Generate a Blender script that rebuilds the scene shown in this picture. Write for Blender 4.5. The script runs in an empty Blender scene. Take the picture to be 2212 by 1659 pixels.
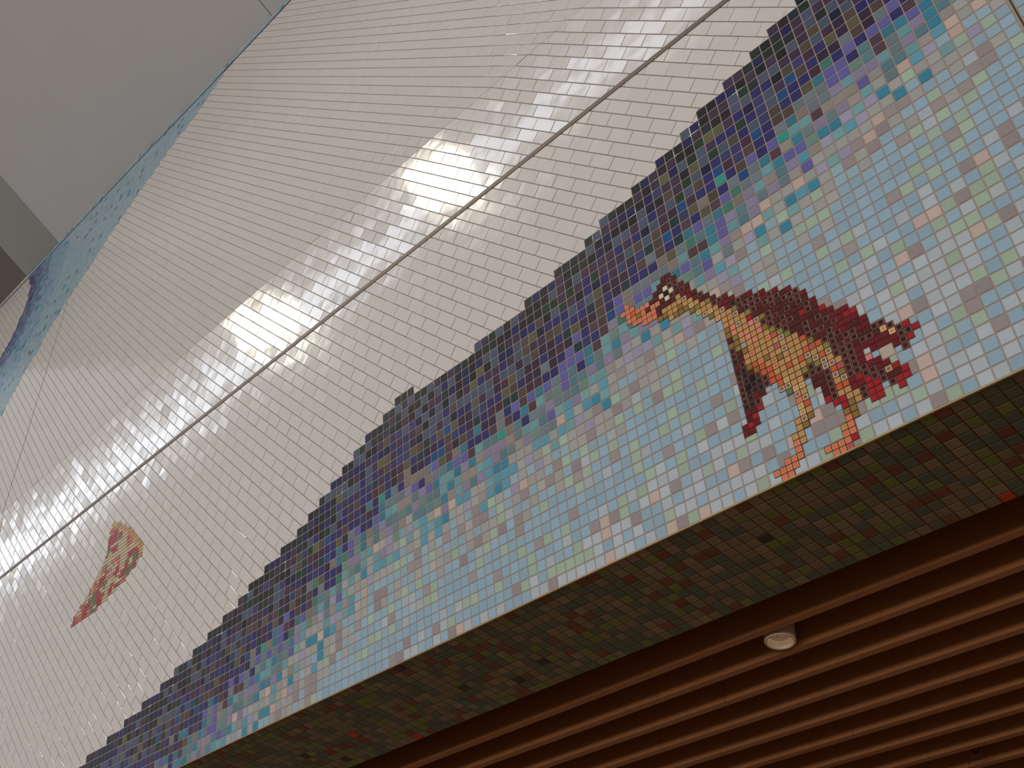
import bpy, math, random
from mathutils import Matrix, Vector
random.seed(11)
C = bpy.context.scene.collection

# ------------------------------------------------------------------ frame
U = 0.05                                    # one mosaic pitch in metres
RC = Matrix(((0.7034186152931491, 0.7064220111765445, 0.07855058105676292),
             (-0.4493888586168393, 0.5276351658515928, -0.720868077742257),
             (-0.5506831261352789, 0.4717722690897044, 0.6886065790477376)))
F_PX = 2297.54
PHI = math.radians(15.0)
CS, SN = math.cos(PHI), math.sin(PHI)
EYE = 1.5
D, ZB, XA = 60.3703, 31.3879, -14.4868      # wall distance, lower edge, grid origin (units, wall frame)
ZC = 88.55                                  # fold between the two wall planes
LEAN = math.radians(7.0)
SL, CL = math.sin(LEAN), math.cos(LEAN)
SOF_Z = D * SN + ZB * CS                    # level of the tiled soffit
SOF_Y = D * CS - ZB * SN


def P(x, y, z):                             # wall frame (units) -> world (metres)
    return Vector((x * U, (y * CS - z * SN) * U, (y * SN + z * CS) * U + EYE))


def WL(x, z, n=0.0):                        # lower wall plane
    return P(x, D - n, z)


def WU(x, v, n=0.0):                        # upper wall plane, v measured up from the fold
    return P(x, D + v * SL - n * CL, ZC + v * CL + n * SL)


def Q(x, y, z):                             # level frame (units) -> world
    return Vector((x * U, y * U, z * U + EYE))


# ------------------------------------------------------------------ helpers
def srgb(r, g, b):
    def f(c):
        c /= 255.0
        return c / 12.92 if c <= 0.04045 else ((c + 0.055) / 1.055) ** 2.4
    return (f(r), f(g), f(b))


def mat(name, col, rough=0.5, metal=0.0, attr=None, bump=0.0, bscale=20.0, noise=0.0, nscale=6.0, coat=0.0, spec=0.5):
    m = bpy.data.materials.new(name)
    m.use_nodes = True
    nt = m.node_tree
    b = nt.nodes['Principled BSDF']
    b.inputs['Base Color'].default_value = (*col, 1)
    b.inputs['Roughness'].default_value = rough
    b.inputs['Metallic'].default_value = metal
    b.inputs['Specular IOR Level'].default_value = spec
    b.inputs['Coat Weight'].default_value = coat
    b.inputs['Coat Roughness'].default_value = 0.05
    geo = nt.nodes.new('ShaderNodeNewGeometry')
    src = None
    if attr:
        a = nt.nodes.new('ShaderNodeAttribute')
        a.attribute_name = attr
        src = a.outputs['Color']
    if noise > 0:
        t = nt.nodes.new('ShaderNodeTexNoise')
        t.inputs['Scale'].default_value = nscale
        t.inputs['Detail'].default_value = 4
        nt.links.new(geo.outputs['Position'], t.inputs['Vector'])
        mp = nt.nodes.new('ShaderNodeMapRange')
        mp.inputs['To Min'].default_value = 1 - noise
        mp.inputs['To Max'].default_value = 1 + noise
        nt.links.new(t.outputs['Fac'], mp.inputs['Value'])
        mx = nt.nodes.new('ShaderNodeVectorMath')
        mx.operation = 'SCALE'
        if src is not None:
            nt.links.new(src, mx.inputs[0])
        else:
            mx.inputs[0].default_value = col
        nt.links.new(mp.outputs['Result'], mx.inputs['Scale'])
        src = mx.outputs['Vector']
    if src is not None:
        nt.links.new(src, b.inputs['Base Color'])
    if bump > 0:
        t = nt.nodes.new('ShaderNodeTexNoise')
        t.inputs['Scale'].default_value = bscale
        t.inputs['Detail'].default_value = 1.5
        nt.links.new(geo.outputs['Position'], t.inputs['Vector'])
        bp = nt.nodes.new('ShaderNodeBump')
        bp.inputs['Strength'].default_value = bump
        bp.inputs['Distance'].default_value = 0.01
        nt.links.new(t.outputs['Fac'], bp.inputs['Height'])
        nt.links.new(bp.outputs['Normal'], b.inputs['Normal'])
    return m


class MB:
    """collects polygons, then links them as one mesh object"""
    def __init__(s):
        s.v, s.f, s.c, s.m = [], [], [], []

    def poly(s, pts, col=(1, 1, 1), mi=0):
        i = len(s.v)
        s.v.extend(pts)
        s.f.append(tuple(range(i, i + len(pts))))
        s.c.append(col)
        s.m.append(mi)

    def prism(s, lo, hi, col=(1, 1, 1), mi=0, cap=False):
        """lo, hi: matching rings; hi is the visible cap"""
        n = len(lo)
        s.poly(hi, col, mi)
        for k in range(n):
            s.poly([lo[k], lo[(k + 1) % n], hi[(k + 1) % n], hi[k]], col, mi)
        if cap:
            s.poly(lo[::-1], col, mi)

    def box(s, f, x0, x1, y0, y1, z0, z1, col=(1, 1, 1), mi=0):
        a = [f(x0, y0, z0), f(x1, y0, z0), f(x1, y1, z0), f(x0, y1, z0)]
        b = [f(x0, y0, z1), f(x1, y0, z1), f(x1, y1, z1), f(x0, y1, z1)]
        s.prism(a, b, col, mi, True)

    def lathe(s, c, prof, n=32, col=(1, 1, 1), mi=0):
        """prof: list of (radius, z) in units about vertical axis through c (world)"""
        rings = []
        for r, z in prof:
            rings.append([c + Vector((r * U * math.cos(2 * math.pi * k / n), r * U * math.sin(2 * math.pi * k / n), z * U)) for k in range(n)])
        for a, b in zip(rings[:-1], rings[1:]):
            for k in range(n):
                s.poly([a[k], a[(k + 1) % n], b[(k + 1) % n], b[k]], col, mi)

    def disc(s, c, r, z, n=32, col=(1, 1, 1), mi=0):
        s.poly([c + Vector((r * U * math.cos(2 * math.pi * k / n), r * U * math.sin(2 * math.pi * k / n), z * U)) for k in range(n)], col, mi)

    def tube(s, pts, r, n=10, col=(1, 1, 1), mi=0):
        rings = []
        for i, p in enumerate(pts):
            a = pts[max(i - 1, 0)]
            b = pts[min(i + 1, len(pts) - 1)]
            t = (b - a).normalized()
            u = t.orthogonal().normalized() if abs(t.z) < .9 else Vector((1, 0, 0))
            u = (u - t * u.dot(t)).normalized()
            w = t.cross(u)
            rings.append([p + (u * math.cos(2 * math.pi * k / n) + w * math.sin(2 * math.pi * k / n)) * r * U for k in range(n)])
        for a, b in zip(rings[:-1], rings[1:]):
            for k in range(n):
                s.poly([a[k], a[(k + 1) % n], b[(k + 1) % n], b[k]], col, mi)
        s.poly(rings[0][::-1], col, mi)
        s.poly(rings[-1], col, mi)

    def build(s, name, mats, parent=None, origin=None, smooth=False):
        o = Vector(origin) if origin is not None else (parent.location.copy() if parent is not None else Vector((0, 0, 0)))
        if parent is not None and origin is None:
            p = parent
            while p.parent:
                p = p.parent
                o = o + p.location
        me = bpy.data.meshes.new(name)
        me.from_pydata([tuple(Vector(v) - o) for v in s.v], [], s.f)
        if not isinstance(mats, (list, tuple)):
            mats = [mats]
        for m in mats:
            me.materials.append(m)
        at = me.attributes.new('tile_color', 'FLOAT_COLOR', 'FACE')
        fl = []
        for c in s.c:
            fl.extend((c[0], c[1], c[2], 1.0))
        at.data.foreach_set('color', fl)
        me.polygons.foreach_set('material_index', s.m)
        if smooth:
            me.polygons.foreach_set('use_smooth', [True] * len(s.f))
        me.update()
        ob = bpy.data.objects.new(name, me)
        C.objects.link(ob)
        if parent is not None:
            ob.parent = parent
        else:
            ob.location = o
        return ob


def tag(o, label=None, cat=None, group=None, kind=None):
    if label: o['label'] = label
    if cat: o['category'] = cat
    if group: o['group'] = group
    if kind: o['kind'] = kind
    return o


def empty(name, loc, label, cat, group=None):
    o = bpy.data.objects.new(name, None)
    o.empty_display_size = 0.1
    C.objects.link(o)
    o.location = loc
    return tag(o, label, cat, group)


def clip(poly, a, b, c):
    """keep the part of a 2-d polygon where a*x+b*y+c >= 0"""
    out = []
    n = len(poly)
    for i in range(n):
        p, q = poly[i], poly[(i + 1) % n]
        dp, dq = a * p[0] + b * p[1] + c, a * q[0] + b * q[1] + c
        if dp >= 0: out.append(p)
        if (dp >= 0) != (dq >= 0):
            t = dp / (dp - dq)
            out.append((p[0] + (q[0] - p[0]) * t, p[1] + (q[1] - p[1]) * t))
    return out


def shrink(poly, k):
    """offset a convex 2-d polygon inwards"""
    n = len(poly)
    ar = sum(poly[i][0] * poly[(i + 1) % n][1] - poly[(i + 1) % n][0] * poly[i][1] for i in range(n))
    s = 1 if ar > 0 else -1
    out = poly
    for i in range(n):
        p, q = poly[i], poly[(i + 1) % n]
        dx, dy = q[0] - p[0], q[1] - p[1]
        L = math.hypot(dx, dy)
        if L < 1e-6: continue
        a, b = -dy / L * s, dx / L * s
        out = clip(out, a, b, -(a * p[0] + b * p[1]) - k)
        if len(out) < 3: return []
    return out


def inside(x, y, poly):
    r = False
    n = len(poly)
    for i in range(n):
        x0, y0 = poly[i]
        x1, y1 = poly[(i + 1) % n]
        if (y0 > y) != (y1 > y) and x < (x1 - x0) * (y - y0) / (y1 - y0) + x0:
            r = not r
    return r


def interp(x, tab):
    if x <= tab[0][0]: return tab[0][1]
    for (a, b), (c, d) in zip(tab[:-1], tab[1:]):
        if x <= c: return b + (d - b) * (x - a) / (c - a)
    return tab[-1][1]


# ------------------------------------------------------------------ materials
M_TILE = mat('white_glazed_tile', (.8, .78, .75), .10, attr='tile_color', bump=.10, bscale=9.0)
M_WGROUT = mat('grey_grout', srgb(150, 143, 136), .9)
M_MOS = mat('glazed_mosaic', (.5, .5, .5), .22, attr='tile_color', noise=.05, nscale=60, bump=.05, bscale=40, spec=.3)
M_MGROUT = mat('beige_grout', srgb(176, 160, 152), .9)
M_BGROUT = mat('brown_grout', srgb(112, 80, 66), .9)
M_SOF = mat('soffit_mosaic', (.3, .3, .2), .35, attr='tile_color', noise=.06, nscale=50)
M_SGROUT = mat('soffit_grout', srgb(112, 72, 48), .9)
M_METAL = mat('bronze_metal', srgb(134, 120, 108), .45, .35)
M_BRASS = mat('brass_edge', srgb(205, 176, 122), .4, .5)
M_DARKJ = mat('dark_sealant', srgb(62, 58, 84), .6)
M_GREYJ = mat('grey_sealant', srgb(128, 126, 124), .7)
M_WOOD = mat('stained_timber', srgb(156, 104, 62), .5, noise=.10, nscale=14)
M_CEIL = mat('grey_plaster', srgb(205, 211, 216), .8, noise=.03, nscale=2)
M_CEILB = mat('shaded_grey_plaster', srgb(166, 171, 171), .8, noise=.03, nscale=2)  # ceiling grey lowered: shade on this strip painted into the colour
M_CEILD = mat('deep_shaded_grey_plaster', srgb(118, 118, 116), .8)  # lower still: deeper shade beyond the strip painted into the colour
M_BLACK = mat('dark_void', srgb(46, 36, 30), .9)
M_FLOOR = mat('brown_carpet', srgb(140, 112, 92), .95, noise=.2, nscale=9)
M_LAMP = mat('beige_enamel', srgb(208, 186, 160), .4)
M_CHROME = mat('polished_reflector', srgb(235, 232, 225), .12, 1.0, bump=.25, bscale=120)
M_SPR = mat('aged_brass', srgb(96, 52, 36), .4, .6)
M_BULB = bpy.data.materials.new('led_glow')
M_BULB.use_nodes = True
_b = M_BULB.node_tree.nodes['Principled BSDF']
_b.inputs['Emission Color'].default_value = (1.0, .93, .8, 1)
_b.inputs['Emission Strength'].default_value = 14.0

# ------------------------------------------------------------------ lower mosaic grid
DELTA = [(-121, -.45), (-116, -.38), (-111, -.26), (-107, -.14), (-103, -.03), (-99, .13), (-92, .19), (-86, .35), (-81, .48), (-75, .62),
         (-64, .76), (-43, .70), (-32, .61), (-22, .46), (-16, .31), (-6, .25), (3, .1), (10, .0)]
TOP = [(-160, 3), (-140, 3), (-131, 4), (-126, 5), (-121, 6), (-116, 7), (-111, 8), (-107, 9), (-103, 10), (-99, 11), (-96, 12), (-92, 13), (-89, 14),
       (-86, 15), (-83, 16), (-81, 17), (-78, 18), (-75, 19), (-72, 20), (-70, 21), (-68, 22), (-66, 23), (-64, 24), (-62, 25),
       (-60, 26), (-57, 27), (-55, 28), (-52, 27), (-43, 28), (-36, 29), (-32, 30), (-28, 31), (-26, 32), (-22, 33), (-19, 34),
       (-16, 35), (-14, 36), (-11, 37), (-8, 38), (-6, 39), (-3, 40), (-1, 41), (2, 42), (5, 43), (8, 44), (12, 45)]


def top(i):
    t = TOP[0][1]
    for a, b in TOP:
        if i >= a: t = b
    return t


def gz(j):
    return ZB + .04 + .9641 * j


def gx(i, j):
    d = interp(i, DELTA)
    if i > -90: d *= min(1.0, j / max(top(int(i)), 1))
    ii = i + d
    return XA + ii * (1.0033 + .000234 * ii)


def in_mosaic(x, z):
    j = (z - ZB - .04) / .9641
    i = (x - XA) / .99
    for _ in range(6):
        i -= (gx(i, max(j, 0)) - x) / .98
    return j < top(math.floor(i)) + .02


LIT = (.70, .655, .62)                       # brightness of the hall's light on the wall, to turn seen colours into paint


def paint(r, g, b, k=1.0):
    c = srgb(r, g, b)
    return tuple(min(.9, max(.003, .80 * k * c[n] / LIT[n])) for n in range(3))


BANDS = [
    (3, [(16, 13, 18, 3), (22, 20, 78, 1.6), (25, 40, 28, 1.6), (30, 22, 18, 2), (60, 40, 65, 1), (75, 85, 105, 1), (24, 38, 42, .7)]),
    (6, [(64, 44, 70, 3), (74, 85, 107, 3), (42, 36, 104, 2), (18, 18, 60, .8), (28, 55, 35, 1), (84, 71, 60, 1), (96, 96, 60, .7), (60, 55, 110, .8), (22, 20, 22, .5)]),
    (9, [(52, 35, 60, 2.2), (46, 43, 102, 3), (70, 40, 60, 1), (84, 66, 60, 1.4), (20, 76, 128, .7), (24, 55, 60, .7), (92, 88, 66, 1), (56, 60, 104, 1)]),
    (11, [(102, 97, 162, 2), (58, 120, 138, 1.4), (84, 60, 70, 1.6), (48, 44, 102, 1.2), (66, 122, 104, .5), (132, 120, 110, 1), (112, 124, 132, 1.3), (50, 150, 135, .25)]),
    (14, [(110, 160, 165, 2), (92, 128, 138, 2), (112, 128, 134, 1.3), (142, 132, 160, 2), (152, 142, 132, 1), (56, 130, 154, 1.2), (112, 142, 128, .7), (102, 97, 162, .6)]),
    (17, [(96, 158, 178, 1.4), (60, 136, 162, .8), (122, 166, 166, 1), (162, 156, 178, 1.2), (166, 166, 160, 3), (198, 174, 160, 1), (160, 150, 146, .8)]),
    (20, [(170, 167, 162, 3), (152, 177, 188, 3), (166, 187, 166, 1), (156, 142, 142, 1), (180, 172, 166, .5)]),
    (26, [(152, 179, 194, 7), (168, 188, 166, 1.7), (164, 152, 150, .8), (176, 184, 190, .6)]),
    (99, [(184, 191, 196, 4.2), (153, 179, 193, 3), (157, 144, 143, 1), (166, 184, 162, 1), (202, 178, 166, .6)]),
]


def pick(d, rnd):
    d += rnd.uniform(-1.1, 1.1)
    for lim, pal in BANDS:
        if d < lim: break
    t = rnd.uniform(0, sum(p[3] for p in pal))
    for p in pal:
        t -= p[3]
        if t <= 0: break
    k = rnd.uniform(.93, 1.07)
    return paint(p[0], p[1], p[2], k)


# ------------------------------------------------------------------ white tiled wall
TW, TL, SH = 1.335, 2.87, 1.0
R2 = math.sqrt(.5)


def white_tiles(mb, f, h, region, skip, x0, x1, y0, y1, yoff, rnd):
    """diagonal running bond over a rectangle; f maps (x, y, n) to world"""
    w_lo, w_hi = (x0 + y0 + yoff) * R2, (x1 + y1 + yoff) * R2
    k0, k1 = math.floor((36.555 - w_hi) / TW) - 1, math.ceil((36.555 - w_lo) / TW) + 1
    for k in range(k0, k1):
        wt = 36.555 - k * TW
        wb = wt - TW
        ph = (-69.667 + SH * (k - 1)) % TL
        u_lo, u_hi = (x0 - y1 - yoff) * R2, (x1 - y0 - yoff) * R2
        for m in range(math.floor((u_lo - ph) / TL) - 1, math.ceil((u_hi - ph) / TL) + 1):
            ul = ph + m * TL
            g = .035
            qd = []
            for (u, w) in ((ul + g * .55, wb + g), (ul + TL - g * .55, wb + g), (ul + TL - g * .55, wt - g), (ul + g * .55, wt - g)):
                qd.append(((u + w) * R2, (w - u) * R2 - yoff))
            if all(p[0] < x0 or p[0] > x1 for p in qd) or max(p[1] for p in qd) < y0 or min(p[1] for p in qd) > y1: continue
            for (a, b, c) in region:
                qd = clip(qd, a, b, c)
                if len(qd) < 3: break
            if len(qd) < 3: continue
            cx = sum(p[0] for p in qd) / len(qd)
            cy = sum(p[1] for p in qd) / len(qd)
            if skip and all(skip(cx + (p[0] - cx) * .97, cy + (p[1] - cy) * .97) for p in qd) and skip(cx, cy): continue
            cap = shrink(qd, .035)
            if len(cap) < 3 or len(cap) > 8: continue
            tx, ty = rnd.gauss(0, .0045), rnd.gauss(0, .0045)
            v = rnd.uniform(.985, 1.015)
            col = (.80 * v, .775 * v, .745 * v)
            hi = [f(p[0], p[1], h + (p[0] - cx) * tx + (p[1] - cy) * ty) for p in cap]
            mb.poly(hi, col)
            if len(cap) == len(qd):
                lo = [f(p[0], p[1], h - .03) for p in qd]
                n = len(lo)
                for e in range(n):
                    mb.poly([lo[e], lo[(e + 1) % n], hi[(e + 1) % n], hi[e]], col)


XL, XR = -236.0, 16.0
rnd = random.Random(3)
wall = MB()
# slab of the lower wall, grey grout on its face
wall.prism([WL(XL, ZB, -6), WL(XR, ZB, -6), WL(XR, ZC, -6), WL(XL, ZC, -6)],
           [WL(XL, ZB, 0), WL(XR, ZB, 0), WL(XR, ZC, 0), WL(XL, ZC, 0)], mi=1, cap=True)
white_tiles(wall, WL, .05, [(0, 1, -ZB - .1), (0, -1, ZC - .01)], in_mosaic, XL, XR, ZB, ZC, 0.0, rnd)
wl = wall.build('wall_front', [M_TILE, M_WGROUT])
tag(wl, 'white glazed tiled wall laid diagonally, below the fold and above the blue mosaic', 'wall', kind='structure')

# upper wall plane, leaning back from the fold
JT = [(-236, 81.6), (-220.7, 80.43), (-204.4, 79.25), (-185.5, 78.5), (-153.4, 76.8), (-127.8, 74.9), (-109.7, 74.0), (-99.8, 73.65), (-60, 72.0), (16, 69)]
PL = [(-205.2, 79.3), (-200.6, 74.5), (-199.8, 72), (-199.0, 68.0), (-199.0, 65.3), (-199.6, 63.6), (-200.2, 61.6), (-200.6, 59.6), (-201.2, 57.8), (-203.0, 56.8), (-203.9, 55.8), (-205.0, 54.2), (-212, 47), (-236, 30)]
PR = [(-236, -12), (-214, 6), (-200, 20), (-189.5, 30.6), (-188.0, 31.9), (-186.1, 34.6), (-184.1, 36.9), (-181.3, 39.9), (-178.7, 42.2), (-177.2, 44.4), (-175.4, 46.1),
      (-172.6, 48.0), (-170.8, 49.6), (-168.2, 50.8), (-166.0, 52.2), (-164.4, 53.2), (-162.7, 54.3), (-161.0, 55.4), (-157.0, 58.0), (-149.4, 61.9), (-140.6, 65.6),
      (-138.0, 66.8), (-135.2, 67.6), (-132.3, 68.5), (-129.2, 69.6), (-126.3, 71.0), (-123.7, 72.2), (-121.0, 73.4), (-118.6, 74.3)]
UP_POLY = PL + PR
JG = [(x, v - .05) for x, v in JT]
BAND = 2.0


def in_upper(x, v):
    jv = interp(x, JT)
    if v > jv: return x > -205.0
    return inside(x, v, UP_POLY + [(-150, 77.5), (-185, 79.5)])


up = MB()
for (a, b), (c, d) in zip(JT[:-1], JT[1:]):
    up.prism([WU(a, 0, -6), WU(c, 0, -6), WU(c, d + BAND, -6), WU(a, b + BAND, -6)],
             [WU(a, 0, 0), WU(c, 0, 0), WU(c, d + BAND, 0), WU(a, b + BAND, 0)], mi=1, cap=True)


def upper_skip(x, v):
    return in_upper(x, v) or v > interp(x, JT) + BAND


white_tiles(up, WU, .05, [(0, 1, -.01), (0, -1, 84)], upper_skip, XL, XR, 0, 84, ZC, rnd)
upo = up.build('wall_front_upper', [M_TILE, M_WGROUT])
tag(upo, 'white glazed tiled upper wall leaning back under the grey ceiling', 'wall', kind='structure')

# ------------------------------------------------------------------ mosaics
def tile2(mb, f, pts, n0, h, bev, col, rim=None, rimw=0.0):
    """one mosaic tile: chamfered quad, optionally with a paler glazed rim"""
    cx = sum(p[0] for p in pts) / 4
    cy = sum(p[1] for p in pts) / 4
    def sc(k):
        out = []
        for p in pts:
            dx, dy = p[0] - cx, p[1] - cy
            out.append((cx + dx - math.copysign(min(k, abs(dx)), dx), cy + dy - math.copysign(min(k, abs(dy)), dy)))
        return out
    lo = [f(p[0], p[1], n0) for p in pts]
    b = sc(bev)
    hi = [f(p[0], p[1], n0 + h) for p in b]
    e = rim or col
    for k in range(4):
        mb.poly([lo[k], lo[(k + 1) % 4], hi[(k + 1) % 4], hi[k]], e)
    if rim and rimw > 0:
        c = sc(bev + rimw)
        h2 = [f(p[0], p[1], n0 + h - .012) for p in c]
        for k in range(4):
            mb.poly([hi[k], hi[(k + 1) % 4], h2[(k + 1) % 4], h2[k]], rim)
        mb.poly(h2, col)
    else:
        mb.poly(hi, col)


rnd = random.Random(21)
mos = MB()
IL, IR = -150, 12
GX = {}
for i in range(IL, IR):
    t = top(i)
    q = [(gx(i, 0), ZB), (gx(i + 1, 0), ZB), (gx(i + 1, t), gz(t)), (gx(i, t), gz(t))]
    mos.prism([WL(p[0], p[1], .0) for p in q], [WL(p[0], p[1], .055) for p in q], mi=1)
    for j in range(t):
        g = .042
        a, b = gx(i, j), gx(i + 1, j)
        c, d = gx(i + 1, j + 1), gx(i, j + 1)
        pts = [(a + g, gz(j) + g), (b - g, gz(j) + g), (c - g, gz(j + 1) - g), (d + g, gz(j + 1) - g)]
        tile2(mos, WL, pts, .05, .04, .028, pick(t - j - .5, rnd))
mo = mos.build('glass_mosaic', [M_MOS, M_MGROUT], origin=WL(-55, ZB, 0))
tag(mo, 'large mosaic field with stepped indigo top edge fading to pale blue around the bird picture', 'mosaic')

# mosaic on the upper wall
um = MB()
UPAL = {0: [(78, 74, 116, 3), (92, 86, 122, 2), (84, 92, 130, 2), (104, 88, 110, 1), (70, 84, 120, 1)],
        1: [(96, 122, 150, 3), (104, 130, 160, 2), (110, 150, 168, 2), (120, 124, 158, 1.5), (84, 118, 140, 1)],
        2: [(132, 164, 186, 4), (140, 160, 190, 2), (136, 172, 182, 2), (152, 166, 186, 1.4), (112, 148, 164, .8), (86, 132, 146, .35)],
        3: [(150, 176, 186, 4), (158, 180, 190, 3), (146, 170, 180, 2), (164, 178, 184, 1), (92, 130, 140, .45)]}
for i in range(-237, 16):
    x = float(i)
    js = interp(x + .5, JT)
    vmin = 1
    run = None
    for j in range(-4, 86):
        v = float(j)
        if v < .2 or v + 1 > js + BAND + .4: continue
        if not in_upper(x + .5, v + .5): continue
        # distance from the dark left edge, along the wall
        dl = 99
        for q in PL:
            dl = min(dl, math.hypot(x + .5 - q[0], (v + .5 - q[1])))
        above = v + .5 > js
        if above: dl = 20
        dl += rnd.uniform(-2.2, 2.2)
        k = 0 if dl < 2.6 else 1 if dl < 8 else 2 if dl < 17 else 3
        pal = UPAL[k]
        t = rnd.uniform(0, sum(p[3] for p in pal))
        for p in pal:
            t -= p[3]
            if t <= 0: break
        um.prism([WU(x, v, 0), WU(x + 1, v, 0), WU(x + 1, v + 1, 0), WU(x, v + 1, 0)],
                 [WU(x, v, .055), WU(x + 1, v, .055), WU(x + 1, v + 1, .055), WU(x, v + 1, .055)], mi=1)
        g = .04
        tile2(um, WU, [(x + g, v + g), (x + 1 - g, v + g), (x + 1 - g, v + 1 - g), (x + g, v + 1 - g)], .05, .035, .025,
              paint(p[0], p[1], p[2], rnd.uniform(.95, 1.05)))
umo = um.build('wall_mosaic', [M_MOS, M_MGROUT], origin=WU(-175, 50, 0))
tag(umo, 'small blue mosaic wedge high on the upper wall under the grey ceiling', 'mosaic')

# ------------------------------------------------------------------ bird picture in half-size tiles
BIRD = [(-1, 41, "O"), (0, 42, "OOOO"), (1, 41, "OQOO"), (2, 40, "OGO"), (3, 40, "OOOO"), (4, 40, "PCOO"), (5, 40, "MOOO"), (6, 41, "MMOMMG"),
        (7, 42, "MMWMMTG"), (8, 43, "MMWkWMTTT"), (9, 43, "MDDWDMTTG"), (10, 42, "MDDMTTGG"), (11, 40, "CDCBTG"), (12, 39, "MCCTbG"),
        (13, 37, "MCTVb"), (14, 36, "DMTTB"), (15, 35, "MVTbG"), (16, 34, "MDTTb"), (17, 33, "DCBTTSGGMGDDKCKDdDDDKCMRC"),
        (18, 33, "CCCTTTSSVGVMMDKKKkKKKMRC"), (16, 10, "CC"), (19, 32, "CKVBTBTSTYGTTGMkKKCDR"), (20, 31, "DDMTTTSSTooTQGdKKM"),
        (21, 31, "MDDVRPTTSTTToQQDD"), (22, 31, "CDDDMBTPTTTTGTQQQ"), (23, 30, "DDMMVDGToTTTooTQQB"), (24, 30, "CCDMDDDVQTpTGTTTbBX"),
        (24, 7, "TTTT"), (25, 29, "DDDMdMDVBTBTTQTTTbBObbBG"), (26, 29, "CDMMMDdDVTTTTTTTTbTBQTG"), (27, 28, "MDMDMDMMTTTTQTVD"),
        (28, 28, "CDDMMMMMMQTQBVDDMM"), (29, 27, "DdDMRMDDDGpTBVDMMMMR"), (30, 26, "CMDDMMMDMQTQBBDDDDDR"), (31, 24, "CMMDMdMDVBTBQBTQTRRGOOOR"),
        (32, 22, "RMDMDDDDDTpGBQTTGGG"), (33, 21, "CCdCDMdDDDDDCCTT"), (34, 20, "CCCCDdDDDDDRCDD"), (35, 20, "CRCMDDMCCCDDRRRR"),
        (36, 19, "RCMCMDC"), (36, 11, "PCDDRRR"), (37, 17, "CCMDCC"), (37, 10, "CCDD"), (38, 15, "DMCC"), (38, 9, "CBMD"), (39, 15, "DbCC"),
        (39, 8, "RMRR"), (40, 14, "DbCC"), (40, 7, "RR"), (41, 13, "DDDd"), (42, 13, "RDR"), (43, 12, "R"),
        (19, 1, "O"), (20, 1, "OO"), (21, 2, "OOO"), (22, 2, "OO"), (23, 5, "TOOO"),
        (27, 1, "O"), (28, 1, "OO"), (29, 1, "OO"), (30, 3, "TOOp")]
#        colour, rim, rim width
BCOL = {'O': ((232, 122, 82), (240, 158, 118), .035), 'o': ((216, 112, 58), (232, 164, 112), .06), 'Q': ((208, 98, 54), None, 0),
        'R': ((170, 28, 36), None, 0), 'C': ((116, 20, 30), None, 0), 'M': ((88, 28, 26), None, 0), 'D': ((56, 10, 10), (150, 104, 92), .035),
        'd': ((82, 24, 18), (150, 100, 86), .03), 'K': ((36, 16, 16), (112, 84, 76), .03), 'k': ((10, 9, 9), None, 0), 'W': ((236, 216, 178), None, 0),
        'P': ((228, 132, 130), None, 0), 'p': ((190, 86, 86), (208, 120, 112), .03), 'T': ((200, 148, 88), (210, 164, 106), .03), 'G': ((146, 114, 52), None, 0),
        'V': ((140, 130, 64), None, 0), 'B': ((140, 98, 72), (208, 178, 148), .075), 'b': ((206, 150, 88), (236, 196, 138), .065), 'S': ((230, 138, 102), (236, 158, 122), .03),
        'X': ((98, 128, 98), None, 0), 'Y': ((168, 168, 158), None, 0)}


def bcell(c, r):
    z = 0.5639144680626568 + 0.9641008131402001 * r - 0.0016210493391336511 * c
    x = -49.313141825404266 + 0.979564934869561 * c + 0.00032357324941378884 * c * c + 0.014053804060275926 * z
    return XA + x / 2, ZB + z / 2


def bpart(c, r, k):
    if c <= 11 and r >= 35:
        if k in 'Wk': return 'eye'
        if c <= 6 and k in 'OPGQC' and r >= 37 and not (c == 6 and k == 'G'): return 'beak'
        return 'head'
    if c <= 16 and r >= 30: return 'neck'
    if c <= 21 and r <= 23 and k in 'DdMCRKk' and not (r < 4): return 'wing_front'
    if (19 <= c <= 23 and r <= 5) or (24 <= c <= 26 and r <= 12): return 'leg_front'
    if (27 <= c <= 32 and r <= 5) or (30 <= c <= 33 and r <= 10 and k in 'TGOQBp'): return 'leg_rear'
    if k in 'DdMCRPb' and (c >= 34 or (r <= 16 and c >= 27)): return 'tail'
    if k in 'DdMCRKk' and r >= 13 and (c >= 24 or k in 'DdMC'): return 'wing_rear'
    return 'body'


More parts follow.
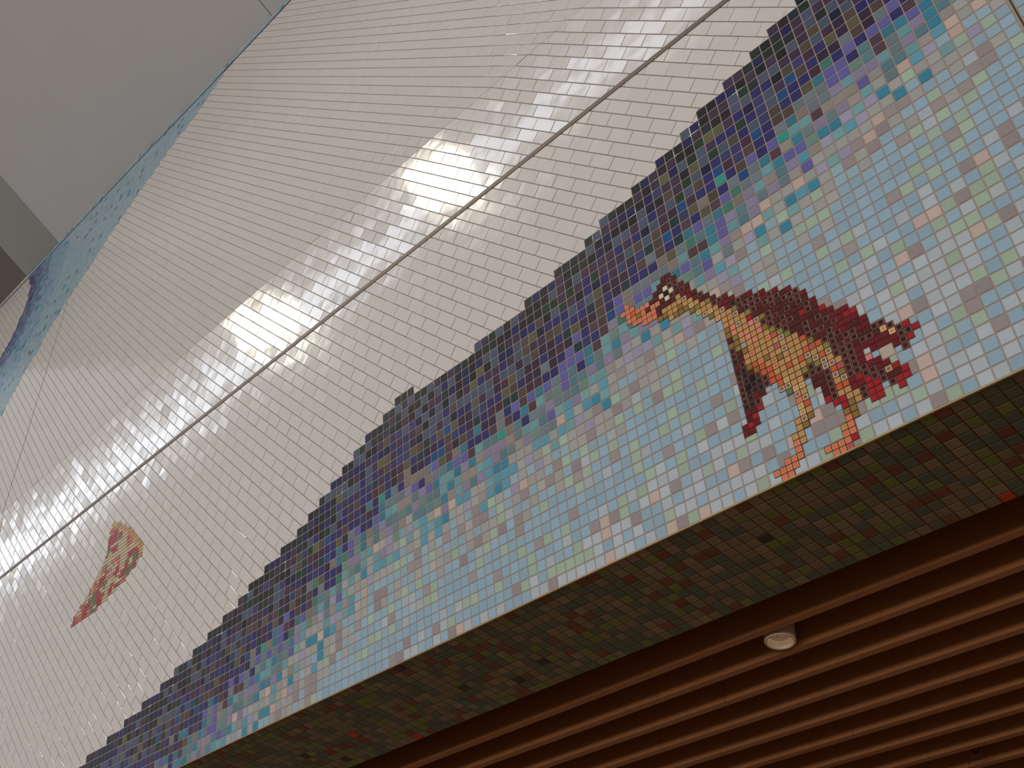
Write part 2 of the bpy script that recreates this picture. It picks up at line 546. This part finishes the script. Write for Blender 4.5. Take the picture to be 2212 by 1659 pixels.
bx, bz = bcell(24, 0)
bird = empty('bird_mosaic', WL(bx, bz, .06), 'red, brown and gold pixelated bird picture set in small tiles on the pale lower mosaic', 'bird picture')
parts = {}
for c, r0, s in BIRD:
    for q, k in enumerate(s):
        r = r0 - q
        parts.setdefault(bpart(c, r, k), []).append((c, r, k))
PNAME = {'wing_front': 'wing', 'wing_rear': 'wing', 'leg_front': 'leg', 'leg_rear': 'leg'}
PLAB = {'beak': 'salmon orange beak', 'eye': 'cream tiles around a black pupil', 'head': 'maroon head', 'neck': 'tan and maroon neck', 'body': 'tan body',
        'wing_front': 'dark wing hanging down in front', 'wing_rear': 'maroon folded wing on the back', 'tail': 'red tipped ragged tail feathers',
        'leg_front': 'tan leg with orange foot on the left', 'leg_rear': 'tan leg with orange foot on the right'}
for pn in ('beak', 'eye', 'head', 'neck', 'body', 'wing_front', 'wing_rear', 'tail', 'leg_front', 'leg_rear'):
    mb = MB()
    for c, r, k in parts.get(pn, []):
        x, z = bcell(c, r)
        hx, hz = .247, .242
        e = .022
        pl = [(x - hx - e, z - hz - e), (x + hx + e, z - hz - e), (x + hx + e, z + hz + e), (x - hx - e, z + hz + e)]
        if r == 0: pl = [(a, max(b, ZB + .02)) for a, b in pl]
        mb.prism([WL(a, b, .05) for a, b in pl], [WL(a, b, .1) for a, b in pl], mi=1)
        g = .026
        pts = [(x - hx + g, z - hz + g), (x + hx - g, z - hz + g), (x + hx - g, z + hz - g), (x - hx + g, z + hz - g)]
        col, rim, rw = BCOL[k]
        v = rnd.uniform(.94, 1.06)
        tile2(mb, WL, pts, .095, .04, .02, paint(*col, v), paint(*rim) if rim else None, rw)
    ob = mb.build(PNAME.get(pn, pn), [M_MOS, M_BGROUT], bird)
    ob['label'] = PLAB[pn]

# ------------------------------------------------------------------ pizza slice picture
PZ = [(-122.9, 25.8), (-121.4, 27.7), (-117.9, 29.9), (-115.8, 31.8), (-114.2, 33.8), (-113.9, 36.7), (-113.2, 38.0), (-111.6, 37.5), (-110.2, 36.6), (-107.6, 34.9), (-105.4, 32.9),
      (-104.2, 31.2), (-104.1, 29.7), (-106.0, 28.6), (-109.0, 27.4), (-111.7, 26.9), (-115.2, 26.2), (-119.0, 25.8)]
ARC = [(-113.2, 38.0), (-111.6, 37.5), (-110.2, 36.6), (-107.6, 34.9), (-105.4, 32.9), (-104.2, 31.2), (-104.1, 29.7)]
PIZ = {'crust': [(196, 148, 98, 3), (206, 164, 112, 2), (188, 128, 84, 1.5), (176, 138, 84, 1)],
       'w': [(190, 176, 140, 3), (200, 180, 146, 1), (204, 160, 120, 1)], 'r': [(172, 44, 50, 3), (160, 44, 44, 1)],
       'o': [(190, 104, 74, 3), (182, 112, 84, 1.4), (200, 126, 88, 1)], 'g': [(112, 112, 62, 2), (128, 108, 60, 1)]}
piz = empty('pizza_mosaic', WL(XA - 116, ZB + 26, .06), 'red and cream pizza slice picture in small tiles on the white tiled wall', 'pizza picture')
pc, pt = MB(), MB()
blob = random.Random(5)
seeds = [(blob.uniform(-123, -104), blob.uniform(25.5, 38), blob.choice('wwwwwrrrooog')) for _ in range(190)]
seeds += [(-108, 29.6, 'r'), (-107.2, 30.4, 'r'), (-114.6, 27.6, 'r'), (-115.2, 28.3, 'r'), (-112.2, 35.4, 'r'), (-111.6, 34.9, 'r'), (-109.6, 31.6, 'w'), (-109.9, 32.3, 'w'),
          (-118.2, 27.1, 'r'), (-121.6, 26.2, 'r'), (-106.2, 31.7, 'w'), (-106.4, 30.9, 'g'), (-116.6, 27.0, 'g'), (-113.7, 29.4, 'g')]
for a in range(-1 + int(-123 * 2), int(-103 * 2)):
    for b in range(int(25 * 2), int(39 * 2)):
        x, z = a * .5 + .25, b * .5 + .25
        if not inside(x, z, PZ): continue
        da = min(math.hypot(x - (q[0] + (w[0] - q[0]) * t / 6), z - (q[1] + (w[1] - q[1]) * t / 6)) for q, w in zip(ARC[:-1], ARC[1:]) for t in range(7))
        crust = da < 1.05
        if crust: key = 'crust'
        else: key = min(seeds, key=lambda s: abs(s[0] - x) * 1.0 + abs(s[1] - z) * 1.3)[2]
        pal = PIZ[key]
        t = blob.uniform(0, sum(p[3] for p in pal))
        for p in pal:
            t -= p[3]
            if t <= 0: break
        mb = pc if crust else pt
        X, Z, h = XA + x, ZB + z, .25
        mb.prism([WL(X - h, Z - h, 0), WL(X + h, Z - h, 0), WL(X + h, Z + h, 0), WL(X - h, Z + h, 0)],
                 [WL(X - h, Z - h, .06), WL(X + h, Z - h, .06), WL(X + h, Z + h, .06), WL(X - h, Z + h, .06)], mi=1)
        h -= .03
        tile2(mb, WL, [(X - h, Z - h), (X + h, Z - h), (X + h, Z + h), (X - h, Z + h)], .055, .035, .02, paint(p[0], p[1], p[2], blob.uniform(.95, 1.1)))
o = pc.build('crust', [M_MOS, M_BGROUT], piz); o['label'] = 'tan curved crust'
o = pt.build('topping', [M_MOS, M_BGROUT], piz); o['label'] = 'red sauce, cream cheese and green flecks'

# ------------------------------------------------------------------ trims and joints
def strip(name, label, x0, x1, z0, z1, n, m, f=WL, n0=0.0, kind='structure', cat='trim'):
    mb = MB()
    b = min(.03, (z1 - z0) * .2)
    lo = [f(x0, z0, n0), f(x1, z0, n0), f(x1, z1, n0), f(x0, z1, n0)]
    mid = [f(x0, z0, n - b), f(x1, z0, n - b), f(x1, z1, n - b), f(x0, z1, n - b)]
    hi = [f(x0, z0 + b, n), f(x1, z0 + b, n), f(x1, z1 - b, n), f(x0, z1 - b, n)]
    for k in range(4): mb.poly([lo[k], lo[(k + 1) % 4], mid[(k + 1) % 4], mid[k]])
    mb.prism(mid, hi)
    return tag(mb.build(name, m), label, cat, kind=kind)


strip('trim_1', 'brown metal strip running across the white tiled wall', XL, XR, 74.98, 75.52, .13, M_METAL)
strip('trim_2', 'thin brass edge strip along the bottom of the mosaic', XL, XR, ZB - .03, ZB + .07, .12, M_BRASS)
# dark joint below the ceiling
mb = MB()
for (a, b), (c, d) in zip(JT[:-1], JT[1:]):
    q = [(a, b - .16), (c, d - .16), (c, d + .16), (a, b + .16)]
    mb.prism([WU(x, v, 0) for x, v in q], [WU(x, v, .12) for x, v in q])
tag(mb.build('trim_3', M_DARKJ), 'thin dark joint running along the top of the upper wall', 'trim', kind='structure')
# vertical joints
mb = MB()
q = [(-168.75, 0), (-168.6, 0), (-171.2, 79), (-171.35, 79)]
mb.prism([WU(x, v, 0) for x, v in q], [WU(x, v, .075) for x, v in q])
q = [(-168.4, 75.5), (-168.27, 75.5), (-168.6, ZC), (-168.75, ZC)]
mb.prism([WL(x, v, 0) for x, v in q], [WL(x, v, .075) for x, v in q])
tag(mb.build('trim_4', M_GREYJ), 'thin grey vertical joint at the far left of the white wall', 'trim', kind='structure')
mb = MB()
for a, b, mi, n in ((-.13, -.07, 1, .125), (-.07, .07, 0, .11), (.07, .13, 1, .125)):
    q = [(-4.22 + a, ZB + .08), (-4.22 + b, ZB + .08), (-4.22 + b, 74.9), (-4.22 + a, 74.9)]
    mb.prism([WL(x, v, 0) for x, v in q], [WL(x, v, n) for x, v in q], mi=mi)
tag(mb.build('trim_5', [M_DARKJ, M_BRASS]), 'dark vertical joint with pale edges through the mosaic at the right', 'trim', kind='structure')

# ------------------------------------------------------------------ tiled soffit
SPAL = [(84, 76, 56, 5), (58, 66, 54, 6), (74, 82, 34, 1.8), (78, 44, 28, 1.3), (92, 82, 62, 1.2)]
SLIT = .070
rnd = random.Random(8)
sof = MB()
SX0, SX1, SD = -150, 14, 11
sof.prism([Q(SX0, SOF_Y, SOF_Z + 8), Q(SX1, SOF_Y, SOF_Z + 8), Q(SX1, SOF_Y + SD, SOF_Z + 8), Q(SX0, SOF_Y + SD, SOF_Z + 8)],
          [Q(SX0, SOF_Y, SOF_Z + .06), Q(SX1, SOF_Y, SOF_Z + .06), Q(SX1, SOF_Y + SD, SOF_Z + .06), Q(SX0, SOF_Y + SD, SOF_Z + .06)], mi=1, cap=True)


def SF(x, y, n):
    return Q(x, y, SOF_Z + .06 - n)


for i in range(SX0, SX1):
    for j in range(SD):
        pal = SPAL
        t = rnd.uniform(0, sum(p[3] for p in pal))
        for p in pal:
            t -= p[3]
            if t <= 0: break
        if rnd.random() < .004: p = (140, 36, 22, 1)
        if rnd.random() < .006: p = (30, 26, 20, 1)
        c = srgb(p[0], p[1], p[2])
        v = rnd.uniform(.92, 1.08)
        c = (min(.8, c[0] / SLIT * .15 * v), min(.8, c[1] / SLIT * .16 * v), min(.8, c[2] / SLIT * .17 * v))
        g = .05
        x, y = i + .3, SOF_Y + j
        tile2(sof, SF, [(x + g, y + g), (x + 1 - g, y + g), (x + 1 - g, y + 1 - g), (x + g, y + 1 - g)], .0, .045, .025, c)
so = sof.build('soffit', [M_SOF, M_SGROUT])
tag(so, 'olive and brown mosaic tiled soffit under the blue mosaic wall', 'soffit', kind='structure')

# ------------------------------------------------------------------ slatted timber ceiling
FY, FZ, FP, FT, FH = 65.86, 46.31, 3.94, .78, 6.2
FX0, FX1 = -150.0, 16.0
ORD = ['first', 'second', 'third', 'fourth', 'fifth', 'sixth', 'seventh', 'eighth', 'ninth', 'tenth', 'eleventh', 'twelfth']


def slat_mesh(seam):
    mb = MB()
    xs = [FX0, seam - .02, seam + .02, FX1]
    for a, b in ((xs[0], xs[1]), (xs[2], xs[3])):
        r = .05
        sec = [(-FT, FH), (-FT, r), (-FT + r, 0), (-r, 0), (0, r), (0, FH)]
        A = [Q(a, y, z) for y, z in sec]
        B = [Q(b, y, z) for y, z in sec]
        n = len(sec)
        for k in range(n):
            mb.poly([A[k], B[k], B[(k + 1) % n], A[(k + 1) % n]])
        mb.poly(A[::-1]); mb.poly(B)
    # a thin spline closes the butt joint
    sec = [(-FT + .06, FH), (-FT + .06, .06), (-.06, .06), (-.06, FH)]
    A = [Q(seam - .03, y, z) for y, z in sec]
    B = [Q(seam + .03, y, z) for y, z in sec]
    for k in range(4): mb.poly([A[k], B[k], B[(k + 1) % 4], A[(k + 1) % 4]])
    return mb


SEAMS = [-90, -56, -51.5, -62, -58, -46, -50, -43, -41, -47, -45, -44]
for k in range(11):
    mb = slat_mesh(SEAMS[k])
    base = Q(0, 0, 0)
    ob = mb.build('timber_slat', M_WOOD, origin=base)
    ob.location = base + Vector((0, (FY + FP * k) * U, FZ * U))
    if k == 0: lab = 'first long brown timber slat, right beside the tiled soffit edge'
    elif k == 1: lab = 'second brown timber slat from the tiled soffit, just behind the round downlight'
    elif k == 7: lab = 'eighth brown timber slat from the tiled soffit, just in front of the sprinkler head'
    elif k == 8: lab = 'ninth brown timber slat from the tiled soffit, just behind the sprinkler head'
    else: lab = '%s brown timber slat counted from the tiled soffit' % ORD[k]
    tag(ob, lab, 'timber slat', 'long timber slats beside the tiled soffit')
mb = MB()
mb.box(Q, FX0, FX1, SOF_Y + SD, 150, FZ + FH, FZ + FH + 2)
tag(mb.build('ceiling_backing', M_BLACK), 'dark board above the timber slats', 'ceiling', kind='structure')

# downlight between the first two slats
LC = Q(-41.83, 67.48, 46.25)
dl = empty('downlight', LC, 'small round beige downlight hanging between the first two timber slats', 'downlight')
mb = MB(); mb.lathe(LC, [(1.28, 6.0), (1.28, .10), (1.22, .0), (1.08, 0.02), (1.02, .14), (.80, .62)], 40)
mb.build('housing', M_LAMP, dl, smooth=True)
mb = MB(); mb.lathe(LC, [(.80, .60), (.70, .85), (.5, 1.25), (.30, 1.5)], 40)
mb.build('reflector', M_CHROME, dl, smooth=True)
mb = MB(); mb.disc(LC, .34, 1.46, 24)
mb.build('bulb', M_BULB, dl)

# sprinkler head
SC = Q(-39.4, 95.0, 46.2)
sp = empty('sprinkler_head', SC, 'small dark red brass sprinkler head hanging between timber slats at the lower right', 'sprinkler')
mb = MB(); mb.tube([SC + Vector((0, 0, 6 * U)), SC + Vector((0, 0, 1.55 * U))], .28, 14)
mb.lathe(SC, [(.30, 1.9), (.36, 1.85), (.36, 1.55), (.2, 1.5)], 16)
mb.build('pipe', M_SPR, sp, smooth=True)
mb = MB()
for s in (-1, 1):
    mb.tube([SC + Vector((s * a * U, 0, b * U)) for a, b in ((.2, 1.6), (.40, 1.45), (.46, 1.15), (.36, .8), (.16, .52), (.08, .4))], .085, 8)
mb.tube([SC + Vector((0, 0, .55 * U)), SC + Vector((0, 0, .05 * U))], .13, 10)
mb.build('frame', M_SPR, sp, smooth=True)
mb = MB(); mb.tube([SC + Vector((0, 0, 1.5 * U)), SC + Vector((0, 0, .55 * U))], .05, 8)
mb.build('glass_bulb', mat('red_liquid_bulb', srgb(150, 70, 60), .1), sp, smooth=True)
mb = MB()
n = 24
for zz, flip in ((.08, False), (0, True)):
    ring = [SC + Vector(((.62 if k % 2 else .5) * U * math.cos(2 * math.pi * k / n), (.62 if k % 2 else .5) * U * math.sin(2 * math.pi * k / n), zz * U)) for k in range(n)]
    mb.poly(ring[::-1] if flip else ring)
    if flip:
        for k in range(n): mb.poly([ring[k], ring[(k + 1) % n], prev[(k + 1) % n], prev[k]])
    prev = ring
mb.build('deflector', M_SPR, sp)

# ------------------------------------------------------------------ sloping grey ceiling
CD = (-.92, .391)
CLEN = 150


def CE(x, s, n=0.0):
    v = interp(x, JT) + BAND
    p = WU(x, v, .0)
    return p + Vector((0, CD[0] * s * U, CD[1] * s * U)) + Vector((0, CD[1] * n * U, -CD[0] * n * U))


XB, XCC = -190.6, -206.5
mb = MB()
for a, b in ((XB, -185.5), (-185.5, -153.4), (-153.4, -127.8), (-127.8, -109.7), (-109.7, -60), (-60, 16)):
    mb.prism([CE(a, 0, 3), CE(b, 0, 3), CE(b, CLEN, 3), CE(a, CLEN, 3)], [CE(a, 0), CE(b, 0), CE(b, CLEN), CE(a, CLEN)], cap=True)
tag(mb.build('ceiling', M_CEIL), 'pale grey plaster ceiling sloping up from the top of the tiled wall', 'ceiling', kind='structure')
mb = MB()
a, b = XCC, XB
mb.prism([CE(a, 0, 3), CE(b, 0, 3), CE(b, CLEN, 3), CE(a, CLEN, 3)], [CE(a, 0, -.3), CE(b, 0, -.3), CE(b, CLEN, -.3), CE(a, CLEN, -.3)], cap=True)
tag(mb.build('ceiling_beam', M_CEILB), 'grey ceiling panel at the upper left, shade painted into its colour', 'ceiling', kind='structure')
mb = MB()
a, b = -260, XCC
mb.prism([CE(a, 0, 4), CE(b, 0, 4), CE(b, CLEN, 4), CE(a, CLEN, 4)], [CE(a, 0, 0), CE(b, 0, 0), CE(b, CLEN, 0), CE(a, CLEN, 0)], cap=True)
tag(mb.build('ceiling_edge', M_CEILD), 'grey ceiling panel at the left picture edge, deeper shade painted into its colour', 'ceiling', kind='structure')
mb = MB()
q = [CE(-106.2, 0, -.03), CE(-106.0, 0, -.03), CE(-106.0, CLEN, -.03), CE(-106.2, CLEN, -.03)]
mb.prism([CE(-106.2, 0, .2), CE(-106.0, 0, .2), CE(-106.0, CLEN, .2), CE(-106.2, CLEN, .2)], q)
tag(mb.build('trim_6', M_GREYJ), 'thin line across the grey ceiling near the top of the picture', 'trim', kind='structure')

# ------------------------------------------------------------------ floor and the wall below
mb = MB()
mb.poly([Vector((-60, -40, 0)), Vector((40, -40, 0)), Vector((40, 14, 0)), Vector((-60, 14, 0))])
tag(mb.build('floor', M_FLOOR), 'brown carpeted hall floor', 'floor', kind='structure')
mb = MB()
mb.box(lambda x, y, z: Vector((x, y, z)), -60, 40, 9.0, 9.2, 0, 5)
tag(mb.build('wall_back_blocker', mat('blocker_wall_paint', srgb(120, 92, 72), .8)), 'unseen brown wall at the back, added to block light', 'wall', kind='structure')  # out of view, added to stop light entering from behind

# ------------------------------------------------------------------ light
def area(name, loc, tgt, sx, sy, power, col, spread=math.pi):
    l = bpy.data.lights.new(name, 'AREA')
    l.shape = 'RECTANGLE'
    l.size, l.size_y = sx, sy
    l.energy = power
    l.color = col
    l.spread = spread
    o = bpy.data.objects.new(name, l)
    C.objects.link(o)
    o.location = loc
    d = (Vector(tgt) - Vector(loc)).normalized()
    zq = -d
    xq = Vector((1, 0, 0))
    xq = (xq - zq * xq.dot(zq)).normalized()
    yq = zq.cross(xq)
    o.matrix_world = Matrix.Translation(loc) @ Matrix((xq, yq, zq)).transposed().to_4x4()
    return o


w = bpy.data.worlds.new('hall')
bpy.context.scene.world = w
w.use_nodes = True
bg = w.node_tree.nodes['Background']
bg.inputs['Color'].default_value = (.92, .95, 1.0, 1)
bg.inputs['Strength'].default_value = .45

# high clerestory strip across the hall: daylight, with two warm lamps below it
area('clerestory', (-27, -15, 19.0), (-12, 2, 5.5), 44, .55, 900, (.80, .88, 1.0))
area('lamp_warm', (-15.4, -15, 19.6), (-3, 2, 6), 1.5, 1.3, 260, (1.0, .93, .72))
area('lamp_warm', (-24.0, -15, 19.6), (-4, 2, 6), 1.6, 1.2, 240, (1.0, .93, .72))
# glazed front of the hall, low and far behind the viewer
area('front_glazing', (2, -17, 1.6), (-2, 3, 4), 40, 2.6, 1750, (1.0, .92, .82))
# unseen warm area light below the slatted ceiling, facing down
area('warm_area_light', (-2, 6.0, 3.3), (-2, 5.0, 0), 10, 2, 60, (1.0, .78, .55))

# ------------------------------------------------------------------ camera
cam = bpy.data.cameras.new('camera')
co = bpy.data.objects.new('camera', cam)
C.objects.link(co)
cam.sensor_fit = 'HORIZONTAL'
cam.sensor_width = 36
cam.lens = F_PX * 36 / 2212
cam.clip_start = .05
cam.clip_end = 300
flip = Matrix(((1, 0, 0), (0, -1, 0), (0, 0, -1)))
co.matrix_world = Matrix.Translation((0, 0, EYE)) @ (RC.transposed() @ flip).to_4x4()
sc = bpy.context.scene
sc.camera = co
sc.view_settings.view_transform = 'Standard'
sc.view_settings.look = 'None'
sc.view_settings.gamma = 1
sc.view_settings.use_curve_mapping = False
sc.view_settings.exposure = -0.12
